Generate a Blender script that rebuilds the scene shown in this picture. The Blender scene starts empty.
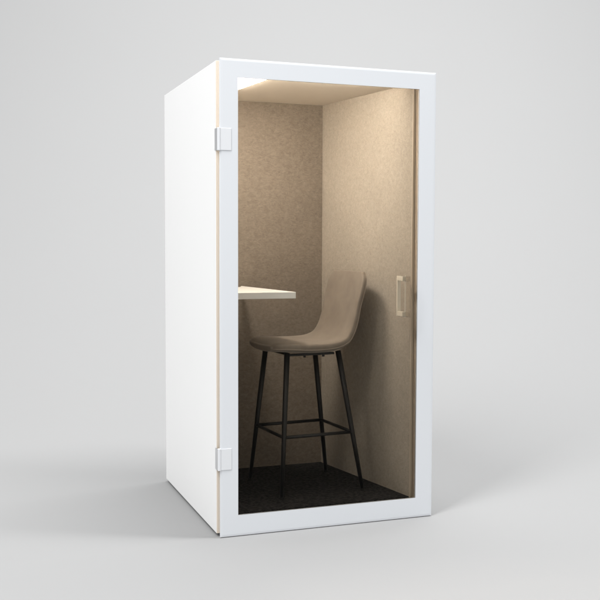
import bpy, bmesh, math, random
from mathutils import Vector, Matrix
random.seed(7)
C = bpy.context.scene.collection
sc = bpy.context.scene

# ------------------------------------------------------------------ materials
def new_mat(name):
    m = bpy.data.materials.new(name); m.use_nodes = True
    nt = m.node_tree; b = nt.nodes['Principled BSDF']
    return m, nt, b

def plain(name, col, rough=0.5, metal=0.0, coat=0.0, spec=0.5, mottle=0.0, scale=6.0, bump=0.0, bscale=200.0):
    m, nt, b = new_mat(name)
    b.inputs['Base Color'].default_value = (*col, 1)
    b.inputs['Roughness'].default_value = rough
    b.inputs['Metallic'].default_value = metal
    b.inputs['Coat Weight'].default_value = coat
    b.inputs['Coat Roughness'].default_value = 0.08
    b.inputs['Specular IOR Level'].default_value = spec
    tc = nt.nodes.new('ShaderNodeTexCoord')
    if mottle:
        n = nt.nodes.new('ShaderNodeTexNoise'); n.inputs['Scale'].default_value = scale
        n.inputs['Detail'].default_value = 6
        nt.links.new(tc.outputs['Object'], n.inputs['Vector'])
        mx = nt.nodes.new('ShaderNodeMix'); mx.data_type = 'RGBA'
        mx.inputs[6].default_value = (*[c*(1-mottle) for c in col], 1)
        mx.inputs[7].default_value = (*[min(1, c*(1+mottle)) for c in col], 1)
        nt.links.new(n.outputs['Fac'], mx.inputs[0])
        nt.links.new(mx.outputs[2], b.inputs['Base Color'])
    if bump:
        n2 = nt.nodes.new('ShaderNodeTexNoise'); n2.inputs['Scale'].default_value = bscale
        n2.inputs['Detail'].default_value = 4
        nt.links.new(tc.outputs['Object'], n2.inputs['Vector'])
        bp = nt.nodes.new('ShaderNodeBump'); bp.inputs['Strength'].default_value = bump
        bp.inputs['Distance'].default_value = 0.002
        nt.links.new(n2.outputs['Fac'], bp.inputs['Height'])
        nt.links.new(bp.outputs['Normal'], b.inputs['Normal'])
    return m

def felt(name, col, var=0.22, grain=(1.0, 1.0, 3.2)):
    """pressed wool / PET felt: cloudy mottle, matted fibres, soft fibre bump"""
    m, nt, b = new_mat(name)
    N = nt.nodes.new; L = nt.links.new
    tc = N('ShaderNodeTexCoord')
    warp = N('ShaderNodeTexNoise'); warp.inputs['Scale'].default_value = 22; warp.inputs['Detail'].default_value = 3
    L(tc.outputs['Object'], warp.inputs['Vector'])
    add = N('ShaderNodeMix'); add.data_type = 'RGBA'; add.blend_type = 'LINEAR_LIGHT'; add.inputs[0].default_value = 0.02
    L(tc.outputs['Object'], add.inputs[6]); L(warp.outputs['Color'], add.inputs[7])
    def noise(scale, det, rough, vec, st=None):
        n = N('ShaderNodeTexNoise'); n.inputs['Scale'].default_value = scale
        n.inputs['Detail'].default_value = det; n.inputs['Roughness'].default_value = rough
        if st:
            mp = N('ShaderNodeMapping'); mp.inputs['Scale'].default_value = st
            L(vec, mp.inputs['Vector']); L(mp.outputs['Vector'], n.inputs['Vector'])
        else: L(vec, n.inputs['Vector'])
        return n.outputs['Fac']
    def math_(op, a, v):
        n = N('ShaderNodeMath'); n.operation = op; L(a, n.inputs[0])
        if isinstance(v, (int, float)): n.inputs[1].default_value = v
        else: L(v, n.inputs[1])
        return n.outputs[0]
    big = noise(5, 4, 0.55, tc.outputs['Object'])
    mid = noise(56, 5, 0.7, add.outputs[2])
    fib = noise(120, 4, 0.75, add.outputs[2], grain)
    s = math_('ADD', math_('MULTIPLY', big, 0.14), math_('MULTIPLY', mid, 0.46))
    s = math_('ADD', s, math_('MULTIPLY', fib, 0.60))
    mr = N('ShaderNodeMapRange'); mr.inputs['From Min'].default_value = 0.42; mr.inputs['From Max'].default_value = 0.78
    L(s, mr.inputs['Value'])
    mx = N('ShaderNodeMix'); mx.data_type = 'RGBA'
    mx.inputs[6].default_value = (*[c*(1-var) for c in col], 1)
    mx.inputs[7].default_value = (*[min(1, c*(1+var)) for c in col], 1)
    L(mr.outputs['Result'], mx.inputs[0]); L(mx.outputs[2], b.inputs['Base Color'])
    b.inputs['Roughness'].default_value = 0.95
    b.inputs['Specular IOR Level'].default_value = 0.15
    b.inputs['Sheen Weight'].default_value = 0.12
    bp = N('ShaderNodeBump'); bp.inputs['Strength'].default_value = 0.35; bp.inputs['Distance'].default_value = 0.002
    L(s, bp.inputs['Height']); L(bp.outputs['Normal'], b.inputs['Normal'])
    return m

def plywood(name):
    """edge of birch plywood: thin layers across the panel thickness"""
    m, nt, b = new_mat(name)
    N = nt.nodes.new; L = nt.links.new
    tc = N('ShaderNodeTexCoord')
    w = N('ShaderNodeTexWave'); w.wave_type = 'BANDS'; w.bands_direction = 'X'
    w.inputs['Scale'].default_value = 42; w.inputs['Distortion'].default_value = 1.2; w.inputs['Detail'].default_value = 2
    L(tc.outputs['Object'], w.inputs['Vector'])
    mx = N('ShaderNodeMix'); mx.data_type = 'RGBA'
    mx.inputs[6].default_value = (0.77, 0.66, 0.53, 1); mx.inputs[7].default_value = (0.88, 0.80, 0.71, 1)
    L(w.outputs['Fac'], mx.inputs[0]); L(mx.outputs[2], b.inputs['Base Color'])
    b.inputs['Roughness'].default_value = 0.6
    return m

M = {}
M['backdrop'] = plain('backdrop_paper', (0.328, 0.328, 0.328), 0.9, spec=0.1, mottle=0.006, scale=1.5)
M['laminate'] = plain('white_laminate', (0.90, 0.90, 0.893), 0.42, spec=0.35, mottle=0.006, scale=3, bump=0.02, bscale=350)
M['ply'] = plywood('birch_ply_edge')
M['border'] = plain('white_painted_glass', (0.70, 0.722, 0.75), 0.2, spec=0.5, coat=0.25)
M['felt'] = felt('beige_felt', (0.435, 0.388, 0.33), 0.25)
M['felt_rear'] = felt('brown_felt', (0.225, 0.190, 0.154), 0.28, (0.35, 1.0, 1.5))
M['ceil'] = plain('cream_ceiling', (0.84, 0.785, 0.70), 0.8, spec=0.2, mottle=0.03, scale=30, bump=0.05)
M['jamb'] = felt('brown_jamb_felt', (0.36, 0.30, 0.235), 0.10)
M['trim'] = plain('pale_trim', (0.56, 0.49, 0.40), 0.5)
M['dark'] = plain('dark_plinth', (0.03, 0.03, 0.03), 0.8)
M['table'] = plain('cream_tabletop', (0.91, 0.91, 0.885), 0.35, mottle=0.01, scale=12)
M['chrome'] = plain('satin_steel', (0.80, 0.81, 0.82), 0.28, metal=1.0)
M['hinge'] = plain('white_hinge_cover', (0.72, 0.735, 0.755), 0.25, coat=0.1)
M['handle'] = plain('cream_handle', (0.86, 0.80, 0.69), 0.3, coat=0.2)
M['steel'] = plain('beige_steel', (0.72, 0.64, 0.52), 0.3, metal=0.8)
M['black'] = plain('black_powder_coat', (0.012, 0.012, 0.012), 0.42, spec=0.4, bump=0.05, bscale=500)
M['rubber'] = plain('black_rubber', (0.01, 0.01, 0.01), 0.8)

def carpet():
    m, nt, b = new_mat('black_carpet')
    N = nt.nodes.new; L = nt.links.new
    tc = N('ShaderNodeTexCoord')
    v = N('ShaderNodeTexVoronoi'); v.inputs['Scale'].default_value = 130
    n = N('ShaderNodeTexNoise'); n.inputs['Scale'].default_value = 60; n.inputs['Detail'].default_value = 6
    L(tc.outputs['Object'], v.inputs['Vector']); L(tc.outputs['Object'], n.inputs['Vector'])
    mx = N('ShaderNodeMix'); mx.data_type = 'RGBA'
    mx.inputs[6].default_value = (0.012, 0.012, 0.013, 1); mx.inputs[7].default_value = (0.048, 0.047, 0.046, 1)
    mr = N('ShaderNodeMapRange'); mr.inputs['From Min'].default_value = 0.35; mr.inputs['From Max'].default_value = 0.7
    L(n.outputs['Fac'], mr.inputs['Value']); L(mr.outputs['Result'], mx.inputs[0])
    L(mx.outputs[2], b.inputs['Base Color'])
    b.inputs['Roughness'].default_value = 0.95; b.inputs['Specular IOR Level'].default_value = 0.1
    bp = N('ShaderNodeBump'); bp.inputs['Strength'].default_value = 0.8; bp.inputs['Distance'].default_value = 0.006
    L(v.outputs['Distance'], bp.inputs['Height']); L(bp.outputs['Normal'], b.inputs['Normal'])
    return m
M['carpet'] = carpet()

def suede():
    m, nt, b = new_mat('taupe_suede')
    N = nt.nodes.new; L = nt.links.new
    tc = N('ShaderNodeTexCoord')
    n = N('ShaderNodeTexNoise'); n.inputs['Scale'].default_value = 11; n.inputs['Detail'].default_value = 7; n.inputs['Roughness'].default_value = 0.65
    L(tc.outputs['Object'], n.inputs['Vector'])
    mx = N('ShaderNodeMix'); mx.data_type = 'RGBA'
    mx.inputs[6].default_value = (0.225, 0.190, 0.155, 1); mx.inputs[7].default_value = (0.290, 0.248, 0.205, 1)
    mr = N('ShaderNodeMapRange'); mr.inputs['From Min'].default_value = 0.3; mr.inputs['From Max'].default_value = 0.7
    L(n.outputs['Fac'], mr.inputs['Value']); L(mr.outputs['Result'], mx.inputs[0]); L(mx.outputs[2], b.inputs['Base Color'])
    b.inputs['Roughness'].default_value = 0.85; b.inputs['Specular IOR Level'].default_value = 0.2
    b.inputs['Sheen Weight'].default_value = 0.25; b.inputs['Sheen Roughness'].default_value = 0.4
    f = N('ShaderNodeTexNoise'); f.inputs['Scale'].default_value = 300; f.inputs['Detail'].default_value = 3
    L(tc.outputs['Object'], f.inputs['Vector'])
    a = N('ShaderNodeMath'); a.operation = 'MULTIPLY_ADD'; a.inputs[1].default_value = 0.8
    L(n.outputs['Fac'], a.inputs[0]); L(f.outputs['Fac'], a.inputs[2])
    bp = N('ShaderNodeBump'); bp.inputs['Strength'].default_value = 0.3; bp.inputs['Distance'].default_value = 0.0015
    L(a.outputs[0], bp.inputs['Height']); L(bp.outputs['Normal'], b.inputs['Normal'])
    return m
M['suede'] = suede()
M['piping'] = plain('taupe_piping', (0.31, 0.26, 0.212), 0.7)

def pane():
    """tinted low-reflection safety glass"""
    m = bpy.data.materials.new('tinted_glass'); m.use_nodes = True
    nt = m.node_tree; nt.nodes.clear(); N = nt.nodes.new; L = nt.links.new
    out = N('ShaderNodeOutputMaterial'); mix = N('ShaderNodeMixShader')
    tr = N('ShaderNodeBsdfTransparent'); tr.inputs['Color'].default_value = (0.87, 0.853, 0.822, 1)
    gl = N('ShaderNodeBsdfGlossy'); gl.inputs['Roughness'].default_value = 0.02
    fr = N('ShaderNodeFresnel'); fr.inputs['IOR'].default_value = 1.10
    L(fr.outputs[0], mix.inputs[0]); L(tr.outputs[0], mix.inputs[1]); L(gl.outputs[0], mix.inputs[2])
    L(mix.outputs[0], out.inputs['Surface'])
    return m
M['pane'] = pane()
def acrylic():
    m = bpy.data.materials.new('clear_acrylic'); m.use_nodes = True
    nt = m.node_tree; nt.nodes.clear(); N = nt.nodes.new; L = nt.links.new
    out = N('ShaderNodeOutputMaterial'); mix = N('ShaderNodeMixShader')
    tr = N('ShaderNodeBsdfTransparent'); tr.inputs['Color'].default_value = (0.965, 0.955, 0.94, 1)
    gl = N('ShaderNodeBsdfGlossy'); gl.inputs['Roughness'].default_value = 0.08
    fr = N('ShaderNodeFresnel'); fr.inputs['IOR'].default_value = 1.10
    L(fr.outputs[0], mix.inputs[0]); L(tr.outputs[0], mix.inputs[1]); L(gl.outputs[0], mix.inputs[2])
    L(mix.outputs[0], out.inputs['Surface'])
    return m
M['acrylic'] = acrylic()

def emit(name, col, s):
    m = bpy.data.materials.new(name); m.use_nodes = True
    nt = m.node_tree; nt.nodes.clear()
    o = nt.nodes.new('ShaderNodeOutputMaterial'); e = nt.nodes.new('ShaderNodeEmission')
    e.inputs['Color'].default_value = (*col, 1); e.inputs['Strength'].default_value = s
    nt.links.new(e.outputs[0], o.inputs['Surface']); return m
M['lamp'] = emit('ceiling_led', (1.0, 0.935, 0.86), 57.0)
M['added_fill_strip'] = emit('added_front_fill', (1.0, 0.93, 0.85), 160.0)  # emission of the added, unseen fill strip inside the booth

# ------------------------------------------------------------------ mesh helpers
def obj(name, bm, mat, parent=None, smooth=False):
    me = bpy.data.meshes.new(name)
    bmesh.ops.recalc_face_normals(bm, faces=bm.faces)
    bm.to_mesh(me); bm.free()
    mats = mat if isinstance(mat, (list, tuple)) else [mat]
    for m in mats: me.materials.append(m)
    if smooth:
        for p in me.polygons: p.use_smooth = True
    o = bpy.data.objects.new(name, me); C.objects.link(o)
    if parent: o.parent = parent
    return o

def add_prism(bm, pts, z0, z1, bevel=0.0, segs=2):
    """solid over a plan polygon"""
    lo = [bm.verts.new((x, y, z0)) for x, y in pts]; hi = [bm.verts.new((x, y, z1)) for x, y in pts]
    n = len(pts)
    fs = [bm.faces.new(lo[::-1]), bm.faces.new(hi)]
    for i in range(n): fs.append(bm.faces.new((lo[i], lo[(i+1) % n], hi[(i+1) % n], hi[i])))
    if bevel:
        es = {e for f in fs for e in f.edges}
        bmesh.ops.bevel(bm, geom=list(es), offset=bevel, segments=segs, affect='EDGES', profile=0.5)

def add_box(bm, x0, x1, y0, y1, z0, z1, bevel=0.0, segs=2):
    add_prism(bm, [(x0, y0), (x1, y0), (x1, y1), (x0, y1)], z0, z1, bevel, segs)

def box(name, mat, parent, *b, bevel=0.0, segs=2):
    bm = bmesh.new(); add_box(bm, *b, bevel=bevel, segs=segs); return obj(name, bm, mat, parent)

def add_tube(bm, pts, rad, n=16, closed=False):
    pts = [Vector(p) for p in pts]; K = len(pts)
    rads = rad if isinstance(rad, (list, tuple)) else [rad]*K
    rings = []; prev = None
    for i, p in enumerate(pts):
        a = pts[(i-1) % K] if (closed or i > 0) else p
        b = pts[(i+1) % K] if (closed or i < K-1) else p
        t = (b-a).normalized()
        if prev is None:
            u = t.orthogonal().normalized()
        else:
            u = (prev - t*prev.dot(t)).normalized()
        prev = u; v = t.cross(u)
        rings.append([bm.verts.new(p + rads[i]*(math.cos(2*math.pi*k/n)*u + math.sin(2*math.pi*k/n)*v)) for k in range(n)])
    R = K if closed else K-1
    for i in range(R):
        A, B = rings[i], rings[(i+1) % K]
        for k in range(n): bm.faces.new((A[k], A[(k+1) % n], B[(k+1) % n], B[k]))
    if not closed:
        bm.faces.new(rings[0][::-1]); bm.faces.new(rings[-1])

def empty(name, loc, rz=0):
    o = bpy.data.objects.new(name, None); C.objects.link(o)
    o.location = loc; o.rotation_euler = (0, 0, rz); o.empty_display_size = 0.1
    return o

# ------------------------------------------------------------------ studio backdrop: floor sweeping up into a wall
GZ = 0.009
def backdrop():
    bm = bmesh.new(); prof = [(-9.0, GZ), (-4, GZ), (0, GZ), (1.0, GZ), (2.0, GZ)]
    R = 7.0
    for k in range(1, 49):
        a = math.radians(90*k/48); prof.append((2.0+R*math.sin(a), GZ+R*(1-math.cos(a))))
    prof.append((9.0, 9.0))
    xs = [-14, -7, 0, 7, 14]
    rows = [[bm.verts.new((x, y, z)) for x in xs] for y, z in prof]
    for i in range(len(rows)-1):
        for j in range(len(xs)-1): bm.faces.new((rows[i][j], rows[i][j+1], rows[i+1][j+1], rows[i+1][j]))
    o = obj('studio_backdrop', bm, M['backdrop'], smooth=True); o['kind'] = 'structure'
    return o
backdrop()

# ------------------------------------------------------------------ the booth
W, D, H0, H1 = 1.097, 1.138, 0.0245, 2.204
BX0, BX1, BY0 = -0.010, 1.100, 0.030
T = 0.019
booth = empty('phone_booth', (0, 0, 0))
booth['label'] = 'tall white office phone booth with glass front door and beige felt interior'
booth['category'] = 'phone booth'

def white_panel(name, x0, x1, y0, y1, z0, z1):
    """laminate faced ply board: the edge that faces the front shows bare ply"""
    bm = bmesh.new(); add_box(bm, x0, x1, y0, y1, z0, z1, bevel=0.0012, segs=2)
    o = obj(name, bm, [M['laminate'], M['ply']], booth)
    for p in o.data.polygons:
        if p.normal.y < -0.5: p.material_index = 1
    return o
white_panel('side_panel', BX0, BX0+T, BY0, D, H0, H1)
white_panel('side_panel', BX1-T, BX1, BY0, D, H0, H1)
white_panel('top_panel', BX0+T+.0005, BX1-T-.0005, BY0+.001, D-.001, H1-T, H1-.001)
white_panel('rear_panel', BX0+T+.0005, BX1-T-.0005, D-T, D-.0015, H0+.002, H1-T-.0005)
white_panel('bottom_panel', BX0+T+.0005, BX1-T-.0005, BY0+.001, D-T-.0005, H0+.001, H0+T)
box('plinth', M['dark'], booth, 0.02, BX1-.03, 0.06, D-.03, GZ+.0005, H0+.0005)

FZ, CZ = 0.103, 2.164                       # carpet level, ceiling level
BKY = 0.92                                  # face of the rear felt
RB, RF = (0.857, BKY), (0.999, 0.056)       # right felt runs from rear corner to door jamb
LX = 0.030                                  # face of the left felt
# inner lining
bm = bmesh.new(); add_prism(bm, [(BX0+T+.001, 0.056), (LX, 0.056), (LX, BKY+.03), (BX0+T+.001, BKY+.03)], H0+T+.001, H1-T-.001)
lw = obj('felt_wall', bm, M['felt'], booth)
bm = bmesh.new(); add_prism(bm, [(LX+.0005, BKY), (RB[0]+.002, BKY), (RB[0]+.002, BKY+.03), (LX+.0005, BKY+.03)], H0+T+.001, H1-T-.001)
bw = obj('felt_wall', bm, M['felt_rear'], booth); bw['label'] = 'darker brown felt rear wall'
bm = bmesh.new(); add_prism(bm, [RF, (RF[0]+.03, RF[1]), (BX1-T-.002, .30), (BX1-T-.002, BKY+.06), (RB[0]+.0025, BKY+.06), (RB[0]+.0025, RB[1]-.0152)], H0+T+.001, H1-T-.001)
rw = obj('felt_wall', bm, M['felt'], booth)
# door jambs (front frame of the carcass)
box('jamb', M['trim'], booth, RF[0]-.002, RF[0]+.011, .046, .0555, H0+T+.001, H1-T-.001, bevel=.002)
box('jamb', M['jamb'], booth, RF[0]+.0115, BX1-T-.0005, .0135, .0555, H0+T+.001, H1-T-.001, bevel=.002)
box('jamb', M['jamb'], booth, BX0+T+.0005, LX+.012, BY0+.001, .0555, H0+T+.001, H1-T-.001, bevel=.002)
box('carpet', M['carpet'], booth, LX-.002, BX1-T-.004, .056, BKY+.004, H0+T+.0005, FZ)
cl = box('ceiling', M['ceil'], booth, LX-.002, BX1-T-.004, .056, BKY+.004, CZ, H1-T-.0015)
# ceiling light: right edge runs parallel to the right felt
lt = [(0.060, 0.100), (0.280, 0.100), (0.223, 0.540), (0.060, 0.540)]
bm = bmesh.new(); add_prism(bm, lt, CZ-.010, CZ-.0005, bevel=.001)
lamp = obj('ceiling_and_fill_light', bm, M['lamp'], booth)
ls = box('ceiling_and_fill_light', M['added_fill_strip'], booth, .34, .80, .057, .063, 2.146, CZ-.001, bevel=.001)  # added strip hidden above the door, fills stool and lower walls
# wall mounted shelf table with splayed end
bm = bmesh.new(); add_prism(bm, [(LX+.0005, .200), (.441, .200), (.374, BKY-.001), (.330, .79), (LX+.0005, .79)], 1.138-.032, 1.138, bevel=.0018)
table = obj('shelf_table', bm, M['table'], booth)
for y in (.42, .72):
    bm = bmesh.new()
    lo = [(LX+.001, 1.1055), (.12, 1.1055), (.12, 1.094), (LX+.014, .90), (LX+.001, .90)]
    a = [bm.verts.new((x, y-.012, z)) for x, z in lo]; b = [bm.verts.new((x, y+.012, z)) for x, z in lo]
    bm.faces.new(a); bm.faces.new(b[::-1])
    for i in range(5): bm.faces.new((a[i], b[i], b[(i+1) % 5], a[(i+1) % 5]))
    obj('table_bracket', bm, M['black'], booth)

# door: back painted glass border, clear pane, hinges, handles
DZ0, DZ1 = 0.012, 2.212
wx0, wx1, wz0, wz1 = 0.086, 1.006, 0.110, 2.1285
bm = bmesh.new()
def ring(bm, o, i, y0, y1):
    (ox0, ox1, oz0, oz1), (ix0, ix1, iz0, iz1) = o, i
    def loop(x0, x1, z0, z1, y): return [bm.verts.new(p) for p in ((x0, y, z0), (x1, y, z0), (x1, y, z1), (x0, y, z1))]
    e = .010
    oo = loop(ox0, ox1, oz0, oz1, y0+.0014)
    of, ob, jf, jb = loop(ox0+e, ox1-e, oz0+e, oz1-e, y0), loop(ox0, ox1, oz0, oz1, y1), loop(ix0, ix1, iz0, iz1, y0), loop(ix0, ix1, iz0, iz1, y1)
    outer = []
    for k in range(4):
        q = (k+1) % 4
        bm.faces.new((of[k], of[q], jf[q], jf[k])); bm.faces.new((ob[q], ob[k], jb[k], jb[q]))
        bm.faces.new((of[q], of[k], oo[k], oo[q])); bm.faces.new((oo[q], oo[k], ob[k], ob[q])); bm.faces.new((jf[k], jf[q], jb[q], jb[k]))
    es = [e for e in bm.edges if all(v in oo or v in ob for v in e.verts)]
    bmesh.ops.bevel(bm, geom=es, offset=.0015, segments=3, affect='EDGES', profile=0.5)
ring(bm, (0.0, W, DZ0, DZ1), (wx0, wx1, wz0, wz1), 0.0, 0.012)
door = obj('door', bm, M['border'], booth)
box('glass_pane', M['pane'], door, wx0+.0003, wx1-.0003, .001, .005, wz0+.0003, wz1-.0003)
for zc in (1.848, 0.378):
    bm = bmesh.new(); add_box(bm, .0030, .054, -.0028, -.0005, zc-.050, zc+.050, bevel=.0012, segs=3)
    hg = obj('hinge', bm, M['hinge'], door)
    bm = bmesh.new(); add_box(bm, -.0138, -.0104, -.002, .040, zc-.050, zc+.050, bevel=.002, segs=3)
    obj('hinge_leaf', bm, M['chrome'], hg)
    bm = bmesh.new(); add_tube(bm, [(-.0045, .002, zc-.052), (-.0045, .002, zc-.050), (-.0045, .002, zc+.050), (-.0045, .002, zc+.052)], [.006, .0085, .0085, .006], n=20)
    obj('hinge_knuckle', bm, M['hinge'], hg, smooth=False)
def handle(mat, ys, yb, t):
    """square D pull: two stand-offs and an upright bar"""
    bm = bmesh.new(); x = .935; s = 1 if yb > ys else -1
    a, b = sorted((yb, yb - s*t))
    for z in (1.205, 1.031):
        l, h = sorted((ys, yb - s*t - s*.0003)); add_box(bm, x-.009, x+.009, l, h, z-.011, z+.011, bevel=.0015)
    add_box(bm, x-.010, x+.010, a, b, 1.018, 1.218, bevel=.0018)
    return obj('handle', bm, mat, door)
handle(M['handle'], .0053, .070, .010)
box('handle_plate', M['handle'], door, .940, .945, .0053, .0085, 1.016, 1.220, bevel=.001)
handle(M['acrylic'], .0007, -.050, .010)

# ------------------------------------------------------------------ bar stool (faces local -x)
SX, SY, ST = 0.583, 0.442, 0.078
stool = empty('bar_stool', (SX, SY, FZ), ST)
stool['label'] = 'taupe upholstered bar stool with black metal legs inside the booth'
stool['category'] = 'bar stool'
Z = lambda z: z - FZ

# shell: a padded bucket lofted along the side profile (x, z, half width, thickness)
ctrl = [(-.247, .846, .150, .036), (-.222, .851, .180, .052), (-.17, .853, .199, .060), (-.09, .847, .208, .062), (.00, .842, .211, .062),
        (.09, .845, .209, .061), (.155, .866, .206, .060), (.196, .910, .202, .058), (.220, .970, .200, .054), (.238, 1.05, .200, .050),
        (.253, 1.125, .205, .050), (.263, 1.185, .200, .047), (.268, 1.219, .176, .041)]
def cat(a, b, c, d, t):
    return tuple(0.5*((2*b[i]) + (c[i]-a[i])*t + (2*a[i]-5*b[i]+4*c[i]-d[i])*t*t + (3*b[i]-a[i]-3*c[i]+d[i])*t**3) for i in range(len(a)))
prof = []
for i in range(len(ctrl)-1):
    a = ctrl[max(i-1, 0)]; b = ctrl[i]; c = ctrl[i+1]; d = ctrl[min(i+2, len(ctrl)-1)]
    for k in range(6): prof.append(cat(a, b, c, d, k/6))
prof.append(ctrl[-1])
def shell_ring(i, NV=40):
    x, z, w, t = prof[i]
    a = prof[max(i-1, 0)]; b = prof[min(i+1, len(prof)-1)]
    tx, tz = b[0]-a[0], b[1]-a[1]; l = math.hypot(tx, tz); tx /= l; tz /= l
    nx, nz = -tz, tx                                # towards the sitter (up / forward)
    f = i/(len(prof)-1)
    cup = .012 + .020*max(0, min(1, (f-.25)/.35)) - .012*max(0, (f-.75)/.25)
    out = []
    for k in range(NV):
        an = 2*math.pi*k/NV; ca, sa = math.cos(an), math.sin(an)
        y = w*math.copysign(abs(ca)**.55, ca); h = .5*t*math.copysign(abs(sa)**.62, sa)
        e = abs(y)/w
        h += cup*e**2.4 if True else 0
        out.append((x+nx*h, y, z+nz*h))
    return out
bm = bmesh.new(); NV = 40
rings = [[bm.verts.new((p[0], p[1], Z(p[2]))) for p in shell_ring(i, NV)] for i in range(len(prof))]
for i in range(len(rings)-1):
    for k in range(NV): bm.faces.new((rings[i][k], rings[i][(k+1) % NV], rings[i+1][(k+1) % NV], rings[i+1][k]))
def cap(r, c, dirv):
    last = r; cx = sum((v.co for v in r), Vector())/len(r)
    for s, adv in ((.97, .35), (.90, .68), (.75, .90), (.5, 1.0)):
        ring_ = []
        for v in r:
            q = v.co - cx; y = Vector((0, q.y, 0)); h = q - y
            ring_.append(bm.verts.new(cx + y*(1-(1-s)*.42) + h*s + dirv*adv))
        for k in range(NV): bm.faces.new((last[k], last[(k+1) % NV], ring_[(k+1) % NV], ring_[k]))
        last = ring_
    bm.faces.new(last)
cap(rings[0], None, Vector((-.013, 0, -.003)))
cap(rings[-1], None, Vector((.002, 0, .013)))
seat = obj('seat_shell', bm, M['suede'], stool, smooth=True)
sub = seat.modifiers.new('sub', 'SUBSURF'); sub.levels = 1; sub.render_levels = 2
# seam piping running right round the rim
rim = []
lp = [shell_ring(i, NV) for i in range(len(prof))]
for i in range(len(prof)): rim.append(Vector(lp[i][38]) )
other = [Vector(lp[i][22]) for i in range(len(prof))]
bm = bmesh.new()
path = [Vector((p.x, p.y, Z(p.z))) for p in rim] 
add_tube(bm, path, .0034, n=8)
obj('piping', bm, M['piping'], seat, smooth=True)
bm = bmesh.new()
add_tube(bm, [Vector((p.x, p.y, Z(p.z))) for p in other], .0034, n=8)
obj('piping', bm, M['piping'], seat, smooth=True)

# under-seat frame, legs, foot ring
FXh, FYh, TXh, TYh, DX, ZT = .228, .215, .143, .141, -.025, .826
def leg_at(sx, sy, z):
    t = (z-FZ)/(ZT-FZ)
    return Vector((sx*(FXh*(1-t)+TXh*t)+DX*t, sy*(FYh*(1-t)+TYh*t), Z(z)))
def rr(x0, x1, y0, y1, r, z):
    pts = []
    for (cx, cy, a0) in ((x1-r, y1-r, 0), (x0+r, y1-r, 90), (x0+r, y0+r, 180), (x1-r, y0+r, 270)):
        for k in range(7):
            a = math.radians(a0+15*k); pts.append((cx+r*math.cos(a), cy+r*math.sin(a), z))
    return pts
for sx in (-1, 1):
    for sy in (-1, 1):
        bm = bmesh.new(); add_tube(bm, [leg_at(sx, sy, FZ+.012), leg_at(sx, sy, .45), leg_at(sx, sy, ZT)], [.0098, .0125, .0145], n=20)
        lg = obj('leg', bm, M['black'], stool, smooth=False)
        for p in lg.data.polygons: p.use_smooth = len(p.vertices) == 4
        bm = bmesh.new(); add_tube(bm, [leg_at(sx, sy, FZ+.0005), leg_at(sx, sy, FZ+.0118)], [.0105, .0105], n=16)
        obj('foot_cap', bm, M['rubber'], lg)
bm = bmesh.new()
add_box(bm, -.155, .105, -.128, -.108, Z(.8065), Z(.818), bevel=.002)
add_box(bm, -.155, .105, .108, .128, Z(.8065), Z(.818), bevel=.002)
add_box(bm, -.150, -.125, -.1075, .1075, Z(.8075), Z(.817), bevel=.002)
add_box(bm, .075, .100, -.1075, .1075, Z(.8075), Z(.817), bevel=.002)
for x in (-.06, .045):
    for y in (-.118, .118): add_tube(bm, [(x, y, Z(.797)), (x, y, Z(.807))], .007, n=14)
obj('seat_frame', bm, M['black'], stool)
zr = .407
cs = {(sx, sy): leg_at(sx, sy, zr) for sx in (-1, 1) for sy in (-1, 1)}
bm = bmesh.new()
order = [(-1, -1), (1, -1), (1, 1), (-1, 1)]
for k in range(4): add_tube(bm, [cs[order[k]], cs[order[(k+1) % 4]]], .0085, n=14)
fr = obj('footrest', bm, M['black'], stool)
for p in fr.data.polygons: p.use_smooth = len(p.vertices) == 4

# ------------------------------------------------------------------ light
w = bpy.data.worlds.new('World'); sc.world = w; w.use_nodes = True
bg = w.node_tree.nodes['Background']; bg.inputs['Color'].default_value = (0.985, 0.992, 1.0, 1); bg.inputs['Strength'].default_value = 0.79

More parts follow.
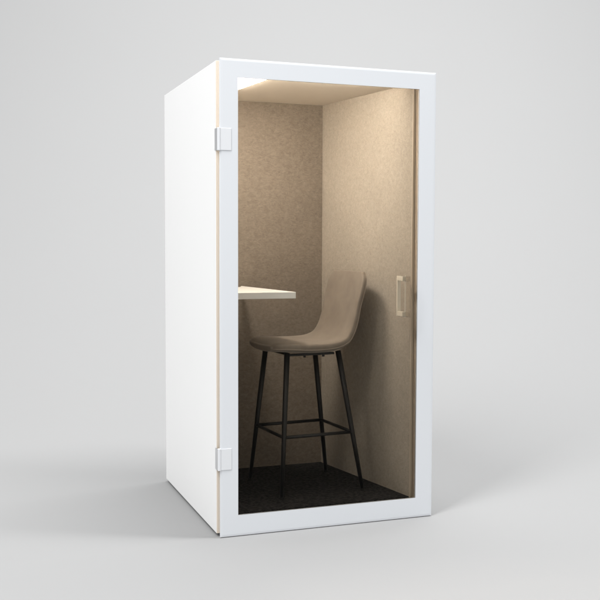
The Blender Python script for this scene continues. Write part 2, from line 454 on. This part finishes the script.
def area(name, loc, target, sx, sy, power, roll_axis=None, col=(1, 1, 1)):
    l = bpy.data.lights.new(name, 'AREA'); l.shape = 'RECTANGLE'; l.size = sx; l.size_y = sy; l.energy = power; l.color = col
    o = bpy.data.objects.new(name, l); C.objects.link(o); o.location = loc
    zdir = (Vector(loc)-Vector(target)).normalized()
    y = Vector(roll_axis); y = (y - zdir*y.dot(zdir)).normalized(); x = y.cross(zdir)
    o.matrix_world = Matrix.Translation(Vector(loc)) @ Matrix((x, y, zdir)).transposed().to_4x4()
    return o
tgt = Vector((.5, .5, .6))
def strip(name, az, dist, height, length, width, power):
    d = Vector((math.cos(az), math.sin(az), 0)); loc = Vector((.5, .5, 0)) + d*dist + Vector((0, 0, height))
    area(name, loc, tgt, width, length, power, roll_axis=d*-1+Vector((0, 0, 1)))
strip('softbox', math.atan2(-.54, .84), 2.3, 9.0, 5.4, .9, 590)
strip('softbox', math.atan2(-.60, -.80), 5.0, 7.4, 6.0, 1.8, 560)
area('added_backdrop_light', (6.5, 3.0, 8.0), (6.5, 9, 2.0), 13, 1.0, 760, roll_axis=(0, 0, 1))  # added off-frame lamp that lifts the backdrop wall to floor brightness

# ------------------------------------------------------------------ camera
cam = bpy.data.cameras.new('camera'); co = bpy.data.objects.new('camera', cam); C.objects.link(co)
f, yaw, pitch, roll = 957.83, .3502, .0591, .0032
cam.sensor_fit = 'HORIZONTAL'; cam.sensor_width = 36; cam.lens = f/600*36; cam.clip_start = .05; cam.clip_end = 200
fw = Vector((math.sin(yaw)*math.cos(pitch), math.cos(yaw)*math.cos(pitch), -math.sin(pitch)))
r = Vector((math.cos(yaw), -math.sin(yaw), 0)); u = r.cross(fw)
r2 = r*math.cos(roll)+u*math.sin(roll); u2 = -r*math.sin(roll)+u*math.cos(roll)
co.matrix_world = Matrix.Translation((-1.1567, -4.2328, 1.3772)) @ Matrix((r2, u2, -fw)).transposed().to_4x4()
sc.camera = co

sc.view_settings.view_transform = 'Standard'; sc.view_settings.look = 'None'
sc.view_settings.exposure = 0; sc.view_settings.gamma = 1
sc.cycles.use_denoising = True
sc.cycles.max_bounces = 14; sc.cycles.diffuse_bounces = 8; sc.cycles.transparent_max_bounces = 12
sc.cycles.sample_clamp_indirect = 6
